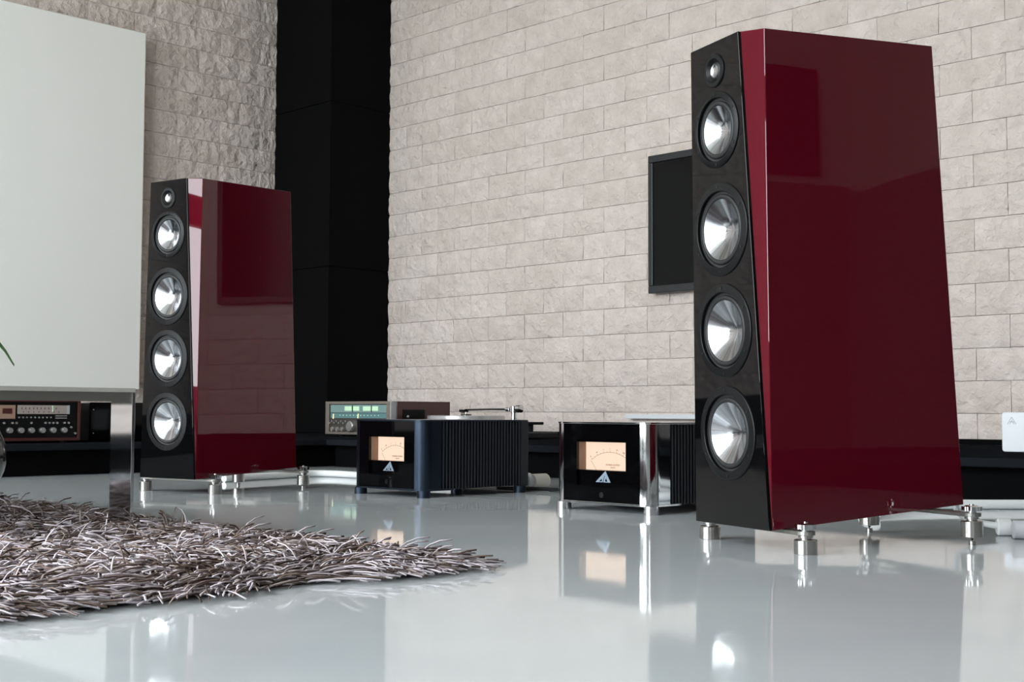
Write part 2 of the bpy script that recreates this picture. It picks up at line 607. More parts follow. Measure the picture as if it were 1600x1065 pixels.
def clad(wall, to_world, a_lo, a_hi, even0, odd0, z_lo, z_hi, rot):
    """stones whose local x runs along the wall; those in view as objects, the others joined"""
    rest = MB()
    shown = 0
    row = int(math.floor((z_lo - Z0) / BH))
    while Z0 + row * BH < z_hi - 0.02:
        z = Z0 + row * BH
        start = even0 if row % 2 == 0 else odd0
        row += 1
        k = int(math.floor((a_lo - start) / BL))
        while start + k * BL < a_hi - 0.01:
            a = start + k * BL
            k += 1
            x0, x1 = max(a, a_lo), min(a + BL, a_hi)
            if x1 - x0 < 0.02:
                continue
            pts = [cam_px(to_world(x, zz)) for x in (x0, x1) for zz in (z, z + BH)]
            vis = max(p[0] for p in pts) > -5 and min(p[0] for p in pts) < 1605 and \
                max(p[1] for p in pts) > -5 and min(p[1] for p in pts) < 700
            full = x1 - x0 > BL - 0.001
            top = min(z + BH, z_hi) - z
            if vis and shown < 300:
                me = random.choice(STONES)
                o = bpy.data.objects.new('stone', me)
                COL.objects.link(o)
                o.parent = wall
                sx = (x1 - x0) / BL
                p = to_world(x0, z)
                o.matrix_local = wall.matrix_world.inverted() @ Matrix.Translation(p) @ Matrix.Rotation(rot, 4, 'Z') \
                    @ Matrix.Diagonal((sx, 1, 1, 1))
                shown += 1
            else:
                M = Matrix.Translation(to_world(x0, z)) @ Matrix.Rotation(rot, 4, 'Z')
                rest.box(0.0015, x1 - x0 - 0.0015, -0.03 - random.uniform(0, 0.006), 0.004, 0.0015, top - 0.0015, M)
    o = rest.build('stone_field', BRICK_M, wall)
    o['kind'] = 'stuff'
    return shown


# right wall: local x = -DR, so coordinate s = -b
N_R = clad(wall_right, lambda s, z: W(WALL_R, -s, z), -7.86, -0.65, -5.038 - 10 * BL, -5.2205 - 10 * BL, 0.16, CEIL, ROT_R)
# left wall: local x = +DL
N_L = clad(wall_left, lambda s, z: W(s, WALL_L, z), -3.1, 6.0, 5.444 - 30 * BL, 5.62 - 30 * BL, 0.16, CEIL, ROT_L)
print('stones', N_R, N_L)

# --- black clad pillar in the corner: three stacked panels on each visible face
PA, PB = 5.955, 7.79
pillar = thing('corner_pillar', 'matt black clad square pillar filling the corner between the stone walls', 'pillar',
               W(PA, PB, 0), ROT_R)
pillar['kind'] = 'structure'
MB().box(-0.0 - 0.85, -0.012, 0.012, 0.75, ZT + 0.003, CEIL).build('core', M_BENCH_FACE, pillar)
for z0, z1 in ((ZT + 0.003, 1.409), (1.415, 2.663), (2.669, CEIL)):
    MB().box(-0.85, -0.0, 0.0, 0.012, z0, z1).build('cladding_panel', M_BLACKWALL, pillar)
    MB().box(-0.012, 0.0, 0.012, 0.68, z0, z1).build('cladding_panel', M_BLACKWALL, pillar)

# --- low black bench along both walls
LIP_R, LIP_L = 4.64, 6.08
# local x = DL(a), local y = DR(b)
bench = thing('low_bench', 'long low black bench along the pale stone wall with the television', 'bench', W(LIP_R, 0, 0), WY)
MB().box(0.0, WALL_R - 0.065 - LIP_R, -2.6, LIP_L - 0.001, ZT - 0.035, ZT).build('top_board', M_BENCH, bench, bevel=0.006)
MB().box(0.07, WALL_R - 0.07 - LIP_R, -2.55, LIP_L - 0.001, 0, ZT - 0.035).build('plinth', M_BENCH_FACE, bench)
bench = thing('low_bench', 'long low black bench along the beige stone wall beneath the white panel', 'bench', W(0, LIP_L, 0), WY)
MB().box(-2.4, WALL_R - 0.05, 0.0, WALL_L - 0.05 - LIP_L, ZT - 0.035, ZT).build('top_board', M_BENCH, bench, bevel=0.006)
MB().box(-2.35, WALL_R - 0.06, 0.06, WALL_L - 0.06 - LIP_L, 0, ZT - 0.035).build('plinth', M_BENCH_FACE, bench)
struct(room_box('baseboard_right', WALL_R - 0.055, WALL_R - 0.04, 0.7, 7.77, ZT + 0.001, ZT + 0.03, M_BENCH_FACE),
       'thin black strip where the pale stone wall meets the bench', 'baseboard')

# ================================================================== LOUDSPEAKERS
CW, CH, CWT, TB, DT, DB, CW2, TF, ZR = 0.3047, 1.1680, 0.2032, 0.0642, 0.6607, 0.6875, 0.0954, 0.0174, 0.0234
LEAN = math.atan2(TF, CH)
BAFFLE_H = math.hypot(TF, CH)


def side_s(t):
    return CW / 2 - (CW - CW2) / 2 * t / DB


def ring_profile(R, rin):
    """driver basket ring, z towards the listener"""
    return [(R, -0.004), (R, 0.002), (R - 0.002, 0.0035), (rin + 0.020, 0.0055), (rin + 0.0185, 0.0045), (rin + 0.0175, -0.004)]


def make_driver(parent, M, R, Rc, screws):
    d = MB().lathe(ring_profile(R, Rc), 56, AX, cap=False).build('driver', M_FRAME, parent, smooth=math.radians(30), M=M)
    # rubber roll between ring and cone
    prof = [(Rc + 0.0185, -0.003), (Rc + 0.013, -0.004)]
    for k in range(9):
        a = PI * k / 8
        prof.append((Rc + 0.0055 + 0.0065 * math.cos(a), -0.004 + 0.005 * math.sin(a)))
    prof.append((Rc - 0.001, -0.005))
    MB().lathe(prof, 56, AX, cap=False).build('surround', M_RUBBER, d, smooth=SM)
    dep = 0.52 * Rc
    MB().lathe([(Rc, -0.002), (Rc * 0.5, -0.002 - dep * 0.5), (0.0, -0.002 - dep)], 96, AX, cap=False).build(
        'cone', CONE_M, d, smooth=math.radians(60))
    sm = MB().lathe([(0.0028, 0.0), (0.0028, 0.0012), (0.0, 0.0014)], 8, AX)
    for k in range(screws):
        a = PI / 2 + 2 * PI * k / screws
        rr = (R + Rc) / 2 + 0.009
        sm.build('screw', M_RUBBER, d, M=Matrix.Translation((rr * math.cos(a), -0.0046, rr * math.sin(a))))
    return d


def baffle_mesh(outline, holes, y0, y1):
    bm = bmesh.new()
    loops = [outline] + [[(cx + r * math.cos(2 * PI * k / 48), cz + r * math.sin(2 * PI * k / 48)) for k in range(48)] for cx, cz, r in holes]
    edges = []
    for lp in loops:
        vs = [bm.verts.new((x, y0, z)) for x, z in lp]
        edges += [bm.edges.new((vs[i], vs[(i + 1) % len(vs)])) for i in range(len(vs))]
    fill = bmesh.ops.triangle_fill(bm, edges=edges, use_beauty=True)
    faces = [g for g in fill['geom'] if isinstance(g, bmesh.types.BMFace)]
    ext = bmesh.ops.extrude_face_region(bm, geom=faces)
    for g in ext['geom']:
        if isinstance(g, bmesh.types.BMVert):
            g.co.y = y1
    bmesh.ops.recalc_face_normals(bm, faces=bm.faces)
    mb = MB()
    bm.verts.index_update()
    mb.v = [tuple(v.co) for v in bm.verts]
    mb.f = [tuple(v.index for v in f.verts) for f in bm.faces]
    bm.free()
    return mb


DRIVERS = ((0.9535, 0.0925, 0.0585), (0.7115, 0.1135, 0.074), (0.467, 0.1135, 0.074), (0.2215, 0.1135, 0.074))


def make_speaker(label, loc, rot, tilt, zb):
    sp = thing('floorstanding_speaker', label, 'loudspeaker', loc, rot, 'floorstanding loudspeakers')
    T = Matrix.Translation((0, 0, zb)) @ Matrix.Rotation(tilt, 4, 'X')
    f = 0.008
    hw = CW / 2
    v = [(-hw, f, 0), (hw, f, 0), (side_s(DB), DB, 0), (-side_s(DB), DB, 0),
         (-CWT / 2, TF + f, CH), (CWT / 2, TF + f, CH), (side_s(TB), TB, CH), (side_s(DT), DT, CH + ZR),
         (-side_s(DT), DT, CH + ZR), (-side_s(TB), TB, CH)]
    fc = [(3, 2, 1, 0), (4, 5, 6, 7, 8, 9), (1, 6, 5), (1, 2, 7, 6), (2, 3, 8, 7), (3, 0, 9, 8), (0, 4, 9)]
    MB().add(v, fc).build('cabinet', M_RED, sp, bevel=0.0018, M=T)
    # glossy black baffle, in the leaning plane
    TBf = T @ Matrix.Rotation(-LEAN, 4, 'X')
    baffle_mesh([(-hw, 0.0), (hw, 0.0), (CWT / 2, BAFFLE_H), (-CWT / 2, BAFFLE_H)],
                [(0, z, R - 0.009) for z, R, Rc in DRIVERS] + [(0, 1.098, 0.0385)], 0.0, 0.0095).build(
        'baffle', M_GLOSSBLACK, sp, bevel=0.0015, M=TBf)
    for z, R, Rc in DRIVERS:
        make_driver(sp, TBf @ Matrix.Translation((0.0, 0.0, z)), R, Rc, 6)
    tw = MB().lathe([(0.041, -0.003), (0.041, 0.002), (0.039, 0.004), (0.030, 0.0045), (0.0205, -0.003)], 40, AX, cap=False).build(
        'tweeter', M_FRAME, sp, smooth=SM, M=TBf @ Matrix.Translation((0.0, 0.0, 1.098)))
    MB().lathe([(0.021, -0.003), (0.0165, 0.0)], 40, AX, cap=False).build('surround', M_RUBBER, tw, smooth=SM)
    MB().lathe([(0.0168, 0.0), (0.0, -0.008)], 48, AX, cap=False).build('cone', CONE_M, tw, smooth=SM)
    # outrigger bars and their four levelling feet
    for t, a, raised in ((0.0699, 0.1943, False), (0.5772, 0.1874, True)):
        zp = zb + t * math.sin(tilt) - 0.002
        bar = []
        for k in range(9):
            an = -PI / 2 + PI * k / 8
            bar.append((a + 0.022 * math.cos(an), t + 0.022 * math.sin(an)))
        for k in range(9):
            an = PI / 2 + PI * k / 8
            bar.append((-a + 0.022 * math.cos(an), t + 0.022 * math.sin(an)))
        MB().prism(bar, zp - 0.009, zp).build('outrigger_bar', M_SATIN_STEEL, sp, bevel=0.001)
        for s in (-1, 1):
            Mf = Matrix.Translation((s * a, t, 0))
            cz1 = zp - 0.019
            cz0 = 0.0 if not raised else cz1 - 0.04
            ft = MB().lathe([(0.0255, cz0), (0.0265, cz0 + 0.001), (0.0265, cz1 - 0.002), (0.0245, cz1), (0.013, cz1),
                             (0.013, cz1 + 0.004), (0.017, cz1 + 0.004), (0.017, zp - 0.009)], 40).build(
                'foot', M_STEEL, sp, smooth=SM, M=Mf)
            kn = MB()
            pts = [((0.0225 + 0.0018 * math.cos(8 * 2 * PI * k / 64)) * math.cos(2 * PI * k / 64),
                    (0.0225 + 0.0018 * math.cos(8 * 2 * PI * k / 64)) * math.sin(2 * PI * k / 64)) for k in range(64)]
            kn.lathe([(0.012, zp), (0.012, zp + 0.005)], 24)
            kn.prism(pts, zp + 0.005, zp + 0.015)
            kn.lathe([(0.019, zp + 0.015), (0.014, zp + 0.018), (0.006, zp + 0.018), (0.005, zp + 0.021), (0.0, zp + 0.021)], 24)
            kn.build('knob', M_CHROME, ft, smooth=SM)
            if raised:
                MB().lathe([(0.0, 0.011), (0.003, 0.014), (0.008, 0.024), (0.008, cz0)], 24).build('spike', M_STEEL, ft, smooth=SM)
                MB().lathe([(0.0085, 0.0), (0.0085, 0.010), (0.0075, 0.011), (0.0, 0.0112)], 24).build('floor_pad', M_STEEL, ft, smooth=SM)
    return sp


make_speaker('tall red and black floorstanding loudspeaker standing in front of the wall television',
             (0.5254, 3.1273, 0), -1.1351, 0.0519, 0.0510)
make_speaker('tall red and black floorstanding loudspeaker standing between the white panel and black pillar',
             (-1.3441, 5.0842, 0), -0.5772, 0.0299, 0.0578)

# ================================================================== AMPLIFIERS
def logo_polys():
    """emblem in a field 1 wide centred on 0: silver triangle and its black cut-outs"""
    P = lambda *a: [((x - 60) / 120.0, (75 - y) / 120.0 - 0.29) for x, y in a]
    return ([P((0, 75), (120, 75), (80, 5))],
            [P((30, 69), (50, 69), (50, 54)), P((58, 75), (62, 75), (76, 32), (71, 38)), P((76, 69), (94, 69), (84, 48))])


def make_amp(label, loc, chrome):
    m_shell = M_CHROME if chrome else M_ANOD
    am = thing('power_amplifier', label, 'amplifier', loc, ROT_R, 'monoblock power amplifiers')
    X, Y0, Y1, ZB, ZTP = 0.208, -0.285, 0.285, 0.026, 0.290
    YS = -0.19                                              # end of the polished front section
    MB().box(-0.178, 0.178, YS, Y1 - 0.045, ZB + 0.006, ZTP - 0.004).build('chassis', M_FIN, am)
    MB().box(-X, X, Y1 - 0.045, Y1, ZB, ZTP).build('rear_panel', M_FIN, am, bevel=0.006)
    for s in (-1, 1):
        hs = MB()
        nf = 26
        y_a, y_b = YS + 0.012, Y1 - 0.055
        for k in range(nf):
            y = y_a + (y_b - y_a) * k / (nf - 1)
            x0, x1 = (0.174, X) if s > 0 else (-X, -0.174)
            hs.box(x0, x1, y - 0.0035, y + 0.0035, ZB + 0.004, ZTP - 0.002)
        hs.build('heat_sink', M_FIN, am)
        # rounded front column running back along the side
        r = 0.046
        poly = []
        for k in range(13):
            a = -PI / 2 + PI / 2 * k / 12
            poly.append((X - r + r * math.cos(a), Y0 + r + r * math.sin(a)))
        poly += [(X, YS), (0.162, YS), (0.162, Y0)]
        if s < 0:
            poly = [(-x, y) for x, y in reversed(poly)]
        MB().prism(poly, ZB + 0.006, ZTP - 0.006).build('corner_column', m_shell, am, smooth=math.radians(25))
    outline = rounded(-X - 0.002, X + 0.002, Y0 - 0.002, YS + 0.09, 0.047, 8)
    MB().prism(outline, ZB - 0.001, ZB + 0.006).build('bottom_plate', m_shell, am, bevel=0.001)
    MB().prism([(x, y if y < YS else Y1 - 0.05) for x, y in outline], ZTP - 0.006, ZTP).build('top_plate', m_shell, am, bevel=0.001)
    # black glass front with the stepped window
    wx, wz0, wz1, mz0, mz1 = 0.104, 0.083, 0.229, 0.1335, 0.2245
    fp = MB()
    zb_, zt_ = ZB + 0.006, ZTP - 0.006
    for x0, x1, z0, z1 in ((-0.162, -wx, zb_, zt_), (wx, 0.162, zb_, zt_), (-wx, wx, zb_, wz0), (-wx, wx, wz1, zt_)):
        fp.box(x0, x1, Y0, Y0 + 0.012, z0, z1)
    fp.box(-wx, wx, Y0 + 0.012, Y0 + 0.03, wz0 - 0.002, mz0)
    fp.box(-wx, wx, Y0 + 0.012, Y0 + 0.03, mz1, wz1 + 0.002)
    fp = fp.build('front_panel', M_GLASSBLACK, am)
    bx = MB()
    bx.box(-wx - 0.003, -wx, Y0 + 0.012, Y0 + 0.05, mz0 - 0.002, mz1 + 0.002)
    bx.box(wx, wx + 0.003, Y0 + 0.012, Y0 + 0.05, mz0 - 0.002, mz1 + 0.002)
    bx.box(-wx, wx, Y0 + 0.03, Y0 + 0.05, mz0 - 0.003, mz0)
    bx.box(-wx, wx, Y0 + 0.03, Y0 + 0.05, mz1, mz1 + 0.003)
    mt = MB().box(-wx, wx, Y0 + 0.047, Y0 + 0.05, mz0, mz1).build('power_meter', M_METER, am)
    bx.build('meter_box', M_GLOW_LINING, mt)
    # printed scale: arc, ticks, numbers, caption, needle
    yf = Y0 + 0.0466
    sc = MB()
    cx, cz, ra = 0.0, mz0 - 0.075, 0.132
    pts = [(cx + ra * math.sin(a), cz + ra * math.cos(a)) for a in np.linspace(-0.62, 0.62, 40)]
    for (xa, za), (xb, zb2) in zip(pts[:-1], pts[1:]):
        sc.plate([(xa, za), (xb, zb2), (xb, zb2 + 0.0012), (xa, za + 0.0012)], yf - 0.0002, yf + 0.0004)
    for k in range(13):
        a = -0.62 + 1.24 * k / 12
        h = 0.006 if k % 2 == 0 else 0.0035
        M = Matrix.Translation((cx, 0, cz)) @ Matrix.Rotation(a, 4, 'Y')
        sc.box(-0.0005, 0.0005, yf - 0.0002, yf + 0.0004, ra, ra + h, M)
    sc.build('scale_arc', M_INK, mt)
    MB().box(-0.0004, 0.0004, yf - 0.002, yf - 0.0014, 0.07, ra - 0.001,
             Matrix.Translation((cx, 0, cz)) @ Matrix.Rotation(-0.66, 4, 'Y')).build('needle', M_INK, mt)
    for txt, size, x, z, an in [('POWER OUTPUT', 0.0078, 0.012, mz0 + 0.014, 0), ('WATTS', 0.006, 0.012, mz0 + 0.006, 0)] + \
            [(t, 0.0072, 0.0, 0.0, a) for t, a in (('0', -0.62), ('.01', -0.41), ('.1', -0.2), ('1', 0.0), ('10', 0.2), ('100', 0.41), ('300', 0.62))]:
        me = text_mesh(txt, size)
        me.materials.clear()
        me.materials.append(M_INK)
        o = bpy.data.objects.new('lettering', me)
        COL.objects.link(o)
        o.parent = mt
        if txt in ('POWER OUTPUT', 'WATTS'):
            o.matrix_local = Matrix.Translation((x, yf, z)) @ AX
        else:
            o.matrix_local = Matrix.Translation((cx, yf, cz)) @ Matrix.Rotation(an, 4, 'Y') @ Matrix.Translation((0, 0, ra + 0.009)) @ AX
    lg = MB()
    cut = MB()
    for dst, polys, y in ((lg, logo_polys()[0], 0.0112), (cut, logo_polys()[1], 0.0108)):
        for poly in polys:
            dst.plate([(x * 0.064, 0.1135 + z * 0.064) for x, z in poly], Y0 + y, Y0 + 0.0125)
    lg = lg.build('emblem', M_SILVER, am)
    cut.build('emblem_cutout', M_GLASSBLACK, lg)
    MB().lathe([(0.009, 0.0), (0.009, 0.0015), (0.007, 0.0015), (0.007, 0.0005), (0.0, 0.0005)], 28, Matrix.Translation((0.003, Y0, 0.055)) @ AX).build(
        'power_button', M_PANELBLACK if not chrome else M_FRAME, am, smooth=SM)
    for sx in (-1, 1):
        for y in (-0.257, 0.257):
            MB().lathe([(0.025, 0.0), (0.025, ZB + 0.001)], 28, Matrix.Translation((sx * 0.185, y, 0))).build(
                'foot', m_shell if chrome else M_ANOD, am, smooth=SM)
    return am


make_amp('matt black power amplifier with lit meter and finned sides beside the corner equipment', (-0.279, 5.183, 0), False)
make_amp('power amplifier with chrome front columns and lit meter below the wall television', (0.488, 4.417, 0), True)

# ================================================================== CORNER RECEIVER
rc = thing('stereo_receiver', 'vintage stereo receiver with lit teal dial and mahogany sides in the corner', 'receiver',
           W(5.31, 6.964, ZT), ROT_R)
RW, RH, RD = 0.668, 0.215, 0.50
zf = 0.012
MB().box(0.012, RW - 0.004, 0.045, RD, zf, zf + RH - 0.006).build('case', M_PANELBLACK, rc)
MB().box(RW - 0.006, RW + 0.012, 0.045, RD, zf, zf + RH).build('side_panel', M_WOOD, rc, bevel=0.002)
MB().box(-0.008, 0.012, 0.045, RD, zf, zf + RH).build('side_panel', M_WOOD, rc, bevel=0.002)
MB().box(RW + 0.009, RW + 0.0135, 0.088, 0.277, zf + 0.04, zf + 0.163).build('vent_recess', M_PANELBLACK, rc)
MB().lathe([(0.009, 0), (0.009, 0.006), (0.0, 0.008)], 16, Matrix.Translation((RW + 0.0135, 0.13, zf + 0.118)) @ Matrix.Rotation(PI / 2, 4, 'Y')).build('button', M_KNOB, rc, smooth=SM)
fr = MB()
for x0, x1, z0, z1 in ((0, RW, 0.0, 0.016), (0, RW, 0.197, RH), (0, 0.036, 0.016, 0.197), (RW - 0.04, RW, 0.016, 0.197)):
    fr.box(x0, x1, 0.0, 0.045, zf + z0, zf + z1)
fr.build('front_frame', M_ALU, rc, bevel=0.001)
MB().box(RW, RW + 0.006, 0.0, 0.045, zf, zf + RH).build('frame_edge', M_ALU_SIDE, rc)
MB().box(0.036, RW - 0.04, 0.012, 0.045, zf + 0.016, zf + 0.106).build('control_panel', M_DARKPANEL, rc)
gl = MB().box(0.044, 0.621, 0.010, 0.045, zf + 0.141, zf + 0.193).build('dial_window', M_TEAL, rc)
MB().box(0.044, 0.621, 0.008, 0.010, zf + 0.139, zf + 0.142).build('divider', M_PANELBLACK, gl)
for x0, x1 in ((0.197, 0.268), (0.284, 0.346), (0.386, 0.463), (0.477, 0.537)):
    MB().box(x0, x1, 0.006, 0.010, zf + 0.154, zf + 0.183).build('level_meter', M_VU, gl)
for x in (0.276, 0.47):
    MB().box(x - 0.003, x + 0.003, 0.007, 0.010, zf + 0.146, zf + 0.19).build('divider', M_PANELBLACK, gl)
ts = MB().box(0.044, 0.621, 0.010, 0.045, zf + 0.106, zf + 0.139).build('tuning_scale', M_TEAL_D, rc)
for k in range(12):
    MB().box(0.14 + k * 0.036, 0.147 + k * 0.036, 0.0085, 0.010, zf + 0.122, zf + 0.127).build('scale_mark', M_VU, ts)
MB().box(-0.003, 0.004, 0.007, 0.010, 0, 0.03, Matrix.Translation((0.332, 0, zf + 0.106)) @ Matrix.Rotation(0.12, 4, 'Y')).build('pointer', M_AMBER, ts)
MB().box(0.070, 0.078, 0.007, 0.010, 0, 0.032, Matrix.Translation((0, 0, zf + 0.106)) @ Matrix.Rotation(0.06, 4, 'Y')).build('pointer', M_AMBER, ts)
kn = lambda x, z, r, d=0.022: MB().lathe([(r, 0.0), (r, d * 0.8), (r * 0.85, d), (0, d)], 20, Matrix.Translation((x, 0.012, zf + z)) @ AX).build('knob', M_KNOB, rc, smooth=SM)
kn(0.272, 0.052, 0.036, 0.03)
for x in (0.081, 0.134, 0.185, 0.40, 0.455, 0.51):
    kn(x, 0.033, 0.017)
for k in range(8):
    MB().box(0.044 + k * 0.024, 0.054 + k * 0.024, -0.004, 0.012, zf + 0.068 + 0.012 * (k % 2), zf + 0.080 + 0.012 * (k % 2)).build('switch', M_KNOB, rc)
for x in (0.06, RW - 0.06):
    for y in (0.09, RD - 0.07):
        MB().lathe([(0.018, 0), (0.02, zf)], 16, Matrix.Translation((x, y, 0))).build('foot', M_RUBBER, rc)

# ================================================================== LEFT RECEIVER
rc = thing('stereo_receiver', 'black-faced stereo receiver in mahogany case on the bench under the white panel', 'receiver',
           W(3.15, 6.15, ZT), ROT_L)
LW, LH, LD = 0.72, 0.205, 0.42
MB().box(-LW + 0.014, -0.014, 0.02, LD, zf + 0.014, zf + LH - 0.014).build('chassis', M_PANELBLACK, rc)
for x0, x1 in ((-LW, -LW + 0.014), (-0.014, 0.0)):
    MB().box(x0, x1, -0.008, LD, zf, zf + LH).build('side_panel', M_WOOD, rc, bevel=0.002)
for z0, z1 in ((0, 0.014), (LH - 0.014, LH)):
    MB().box(-LW + 0.014, -0.014, -0.008, LD, zf + z0, zf + z1).build('case_board', M_WOOD, rc)
fc_ = MB().box(-LW + 0.014, -0.014, 0.0, 0.02, zf + 0.014, zf + LH - 0.014).build('faceplate', M_PANELBLACK, rc)
dl_ = MB().box(-0.325, -0.057, -0.003, 0.0, zf + 0.131, zf + 0.174).build('tuning_dial', M_TAN, fc_)
for k in range(10):
    MB().box(-0.306 + k * 0.0195, -0.302 + k * 0.0195, -0.004, -0.003, zf + 0.154, zf + 0.163).build('scale_mark', M_DARKPANEL, dl_)
for k in range(8):
    MB().box(-0.298 + k * 0.026, -0.294 + k * 0.026, -0.004, -0.003, zf + 0.138, zf + 0.144).build('scale_mark', M_DARKPANEL, dl_)
MB().box(-0.149, -0.145, -0.0045, -0.003, zf + 0.142, zf + 0.172).build('pointer', M_VU, dl_)
MB().box(-0.072, -0.057, -0.0035, -0.003, zf + 0.131, zf + 0.174).build('lamp_strip', M_ALU_SIDE, dl_)
mb_ = MB().box(-0.47, -0.336, -0.003, 0.0, zf + 0.108, zf + 0.174).build('level_meter', M_BROWNDIAL, fc_)
MB().box(-0.40, -0.352, -0.004, -0.003, zf + 0.132, zf + 0.158).build('meter_window', M_WOOD, mb_)


def rknob(x, z, r, d):
    return MB().lathe([(r, 0.0), (r, d * 0.7), (r * 0.8, d), (0, d)], 18, Matrix.Translation((x, 0.0, zf + z)) @ AX).build(
        'knob' if r > 0.01 else 'button', M_KNOB, rc, smooth=SM)


for x in (-0.57, -0.51, -0.45, -0.364, -0.308, -0.255, -0.2, -0.144, -0.086):
    rknob(x, 0.051, 0.0155, 0.02)
for k in range(9):
    rknob(-0.318 + k * 0.0203, 0.114, 0.0048, 0.008)
for x in (-0.391, -0.35, -0.33, -0.255, -0.183, -0.163, -0.143, -0.123, -0.084, -0.062):
    rknob(x, 0.087, 0.0062, 0.010)
rknob(-0.048, 0.065, 0.0062, 0.01)
rknob(-0.026, 0.035, 0.0062, 0.01)
for z in (0.108, 0.119):
    MB().box(-0.132, -0.07, -0.004, 0.0, zf + z, zf + z + 0.0055).build('slider', M_KNOB, rc)
for x in (-LW + 0.06, -0.06):
    for y in (0.05, LD - 0.06):
        MB().lathe([(0.018, 0), (0.02, zf)], 16, Matrix.Translation((x, y, 0))).build('foot', M_RUBBER, rc)

# black component beside it
bc = thing('black_component', 'plain black hi-fi component with small screws between wooden receiver and loudspeaker', 'component',
           W(3.24, 6.22, ZT), ROT_L)
MB().box(0.0, 0.56, 0.0, 0.4, 0.01, 0.20).build('case', M_PANELBLACK, bc, bevel=0.003)
fp_ = MB().box(-0.004, 0.564, -0.012, 0.0, 0.008, 0.203).build('faceplate', M_GLASSBLACK, bc, bevel=0.002)
for x in (0.014, 0.165, 0.38, 0.546):
    for z in (0.045, 0.165):
        MB().lathe([(0.004, 0), (0.003, 0.002), (0, 0.002)], 10, Matrix.Translation((x, -0.012, z)) @ AX).build('screw', M_KNOB, fp_)
for x in (0.05, 0.51):
    for y in (0.05, 0.34):
        MB().lathe([(0.018, 0), (0.02, 0.011)], 16, Matrix.Translation((x, y, 0))).build('foot', M_RUBBER, bc)

# ================================================================== TURNTABLE
tt = thing('turntable', 'turntable with silver platter and black tonearm on the bench behind the black amplifier', 'turntable',
           W(5.62, 5.93, ZT), ROT_R)
# local x = -DR : b = 5.93 - x
MB().box(-0.33, 0.605, -0.22, 0.2, 0.006, 0.040).build('base_slab', M_GREENISH, tt, bevel=0.006)
for x in (-0.30, 0.42):
    for y in (-0.16, 0.14):
        MB().lathe([(0.022, 0.04), (0.022, 0.085)], 20, Matrix.Translation((x, y, 0))).build('pillar', M_RUBBER, tt, smooth=SM)
        MB().lathe([(0.02, 0.0), (0.02, 0.007)], 16, Matrix.Translation((x, y, 0))).build('foot', M_RUBBER, tt)
MB().box(-0.32, 0.50, -0.2, 0.18, 0.085, 0.102).build('plinth', M_PANELBLACK, tt, bevel=0.004)
MB().lathe([(0.20, 0.104), (0.24, 0.108), (0.245, 0.112), (0.245, 0.136), (0.24, 0.139), (0.0, 0.139)], 64).build('platter', M_PLATTER, tt, smooth=SM)
MB().lathe([(0.018, 0.139), (0.018, 0.148), (0.006, 0.150), (0.006, 0.172), (0.0, 0.174)], 20).build('spindle', M_CHROME, tt, smooth=SM)
MB().lathe([(0.034, 0.140), (0.034, 0.147), (0.03, 0.148)], 24).build('record_clamp', M_RUBBER, tt, smooth=SM)
ta = MB().tube([(0.40, 0.02, 0.178), (0.25, -0.03, 0.178), (0.085, -0.09, 0.174)], 0.0055, 10).build('tonearm', M_PANELBLACK, tt, smooth=SM)
MB().box(0.055, 0.105, -0.112, -0.08, 0.160, 0.176).build('headshell', M_PANELBLACK, ta)
MB().box(0.062, 0.08, -0.105, -0.088, 0.150, 0.160).build('cartridge', M_ALU, ta)
MB().lathe([(0.012, 0.0), (0.012, 0.03)], 16, Matrix.Translation((0.352, 0.002, 0.178)) @ Matrix.Rotation(PI / 2, 4, 'Y')).build('collar', M_CHROME, ta, smooth=SM)
MB().lathe([(0.016, 0.102), (0.016, 0.16), (0.021, 0.162), (0.021, 0.196), (0.012, 0.2), (0.0, 0.2)], 20, Matrix.Translation((0.40, 0.02, 0))).build('arm_pivot', M_CHROME, ta, smooth=SM)
MB().lathe([(0.012, -0.004), (0.024, 0.0), (0.024, 0.028), (0.012, 0.032)], 28, Matrix.Translation((0.425, 0.028, 0.182)) @ Matrix.Rotation(PI / 2, 4, 'Y')).build('counterweight', M_CHROME, ta, smooth=SM)

# ================================================================== WALL THINGS
tv = thing('wall_television', 'flat black television hanging on the pale stone wall', 'television', W(6.50, 5.15, 1.075), ROT_R)
TW, TH = 1.85, 0.88
f_ = MB()
for x0, x1, z0, z1 in ((0, TW, 0, 0.048), (0, TW, TH - 0.046, TH), (0, 0.036, 0.048, TH - 0.046), (TW - 0.036, TW, 0.048, TH - 0.046)):
    f_.box(x0, x1, -0.035, 0.02, z0, z1)
f_.build('bezel', M_TVFRAME, tv, bevel=0.004)
MB().box(0.03, TW - 0.03, -0.026, 0.015, 0.04, TH - 0.04).build('screen', M_SCREEN, tv)
MB().box(0.25, TW - 0.25, 0.02, 0.068, 0.2, TH - 0.2).build('wall_bracket', M_PANELBLACK, tv)

wp = thing('white_wall_panel', 'large plain white panel mounted on the beige stone wall above the bench', 'panel', W(4.748, 8.40, 0.473), ROT_L)
MB().box(-3.4, -0.004, -0.0, 0.03, 0.004, 2.572).build('board', M_PANEL, wp)
ed = MB()
ed.box(-0.004, 0.0, -0.0, 0.03, 0, 2.576)
ed.box(-3.4, -0.004, 0.0, 0.03, 0, 0.004)
ed.box(-3.4, -0.004, 0.0, 0.03, 2.572, 2.576)
ed.build('edge_band', M_PANEL_EDGE, wp)
MB().box(-3.2, -0.25, 0.03, 0.10, 0.3, 2.2).build('mounting_frame', M_PANELBLACK, wp)

ts_ = tag(MB().box(0, 1.5, -0.03, 0.018, 0, 0.029, Matrix.Translation(W(6.50, 5.346, 0.282)) @ Matrix.Rotation(ROT_R, 4, 'Z')).build(
    'cable_trunking', M_WHITE, bevel=0.003), 'long white cable trunking fixed low on the pale stone wall', 'trunking')

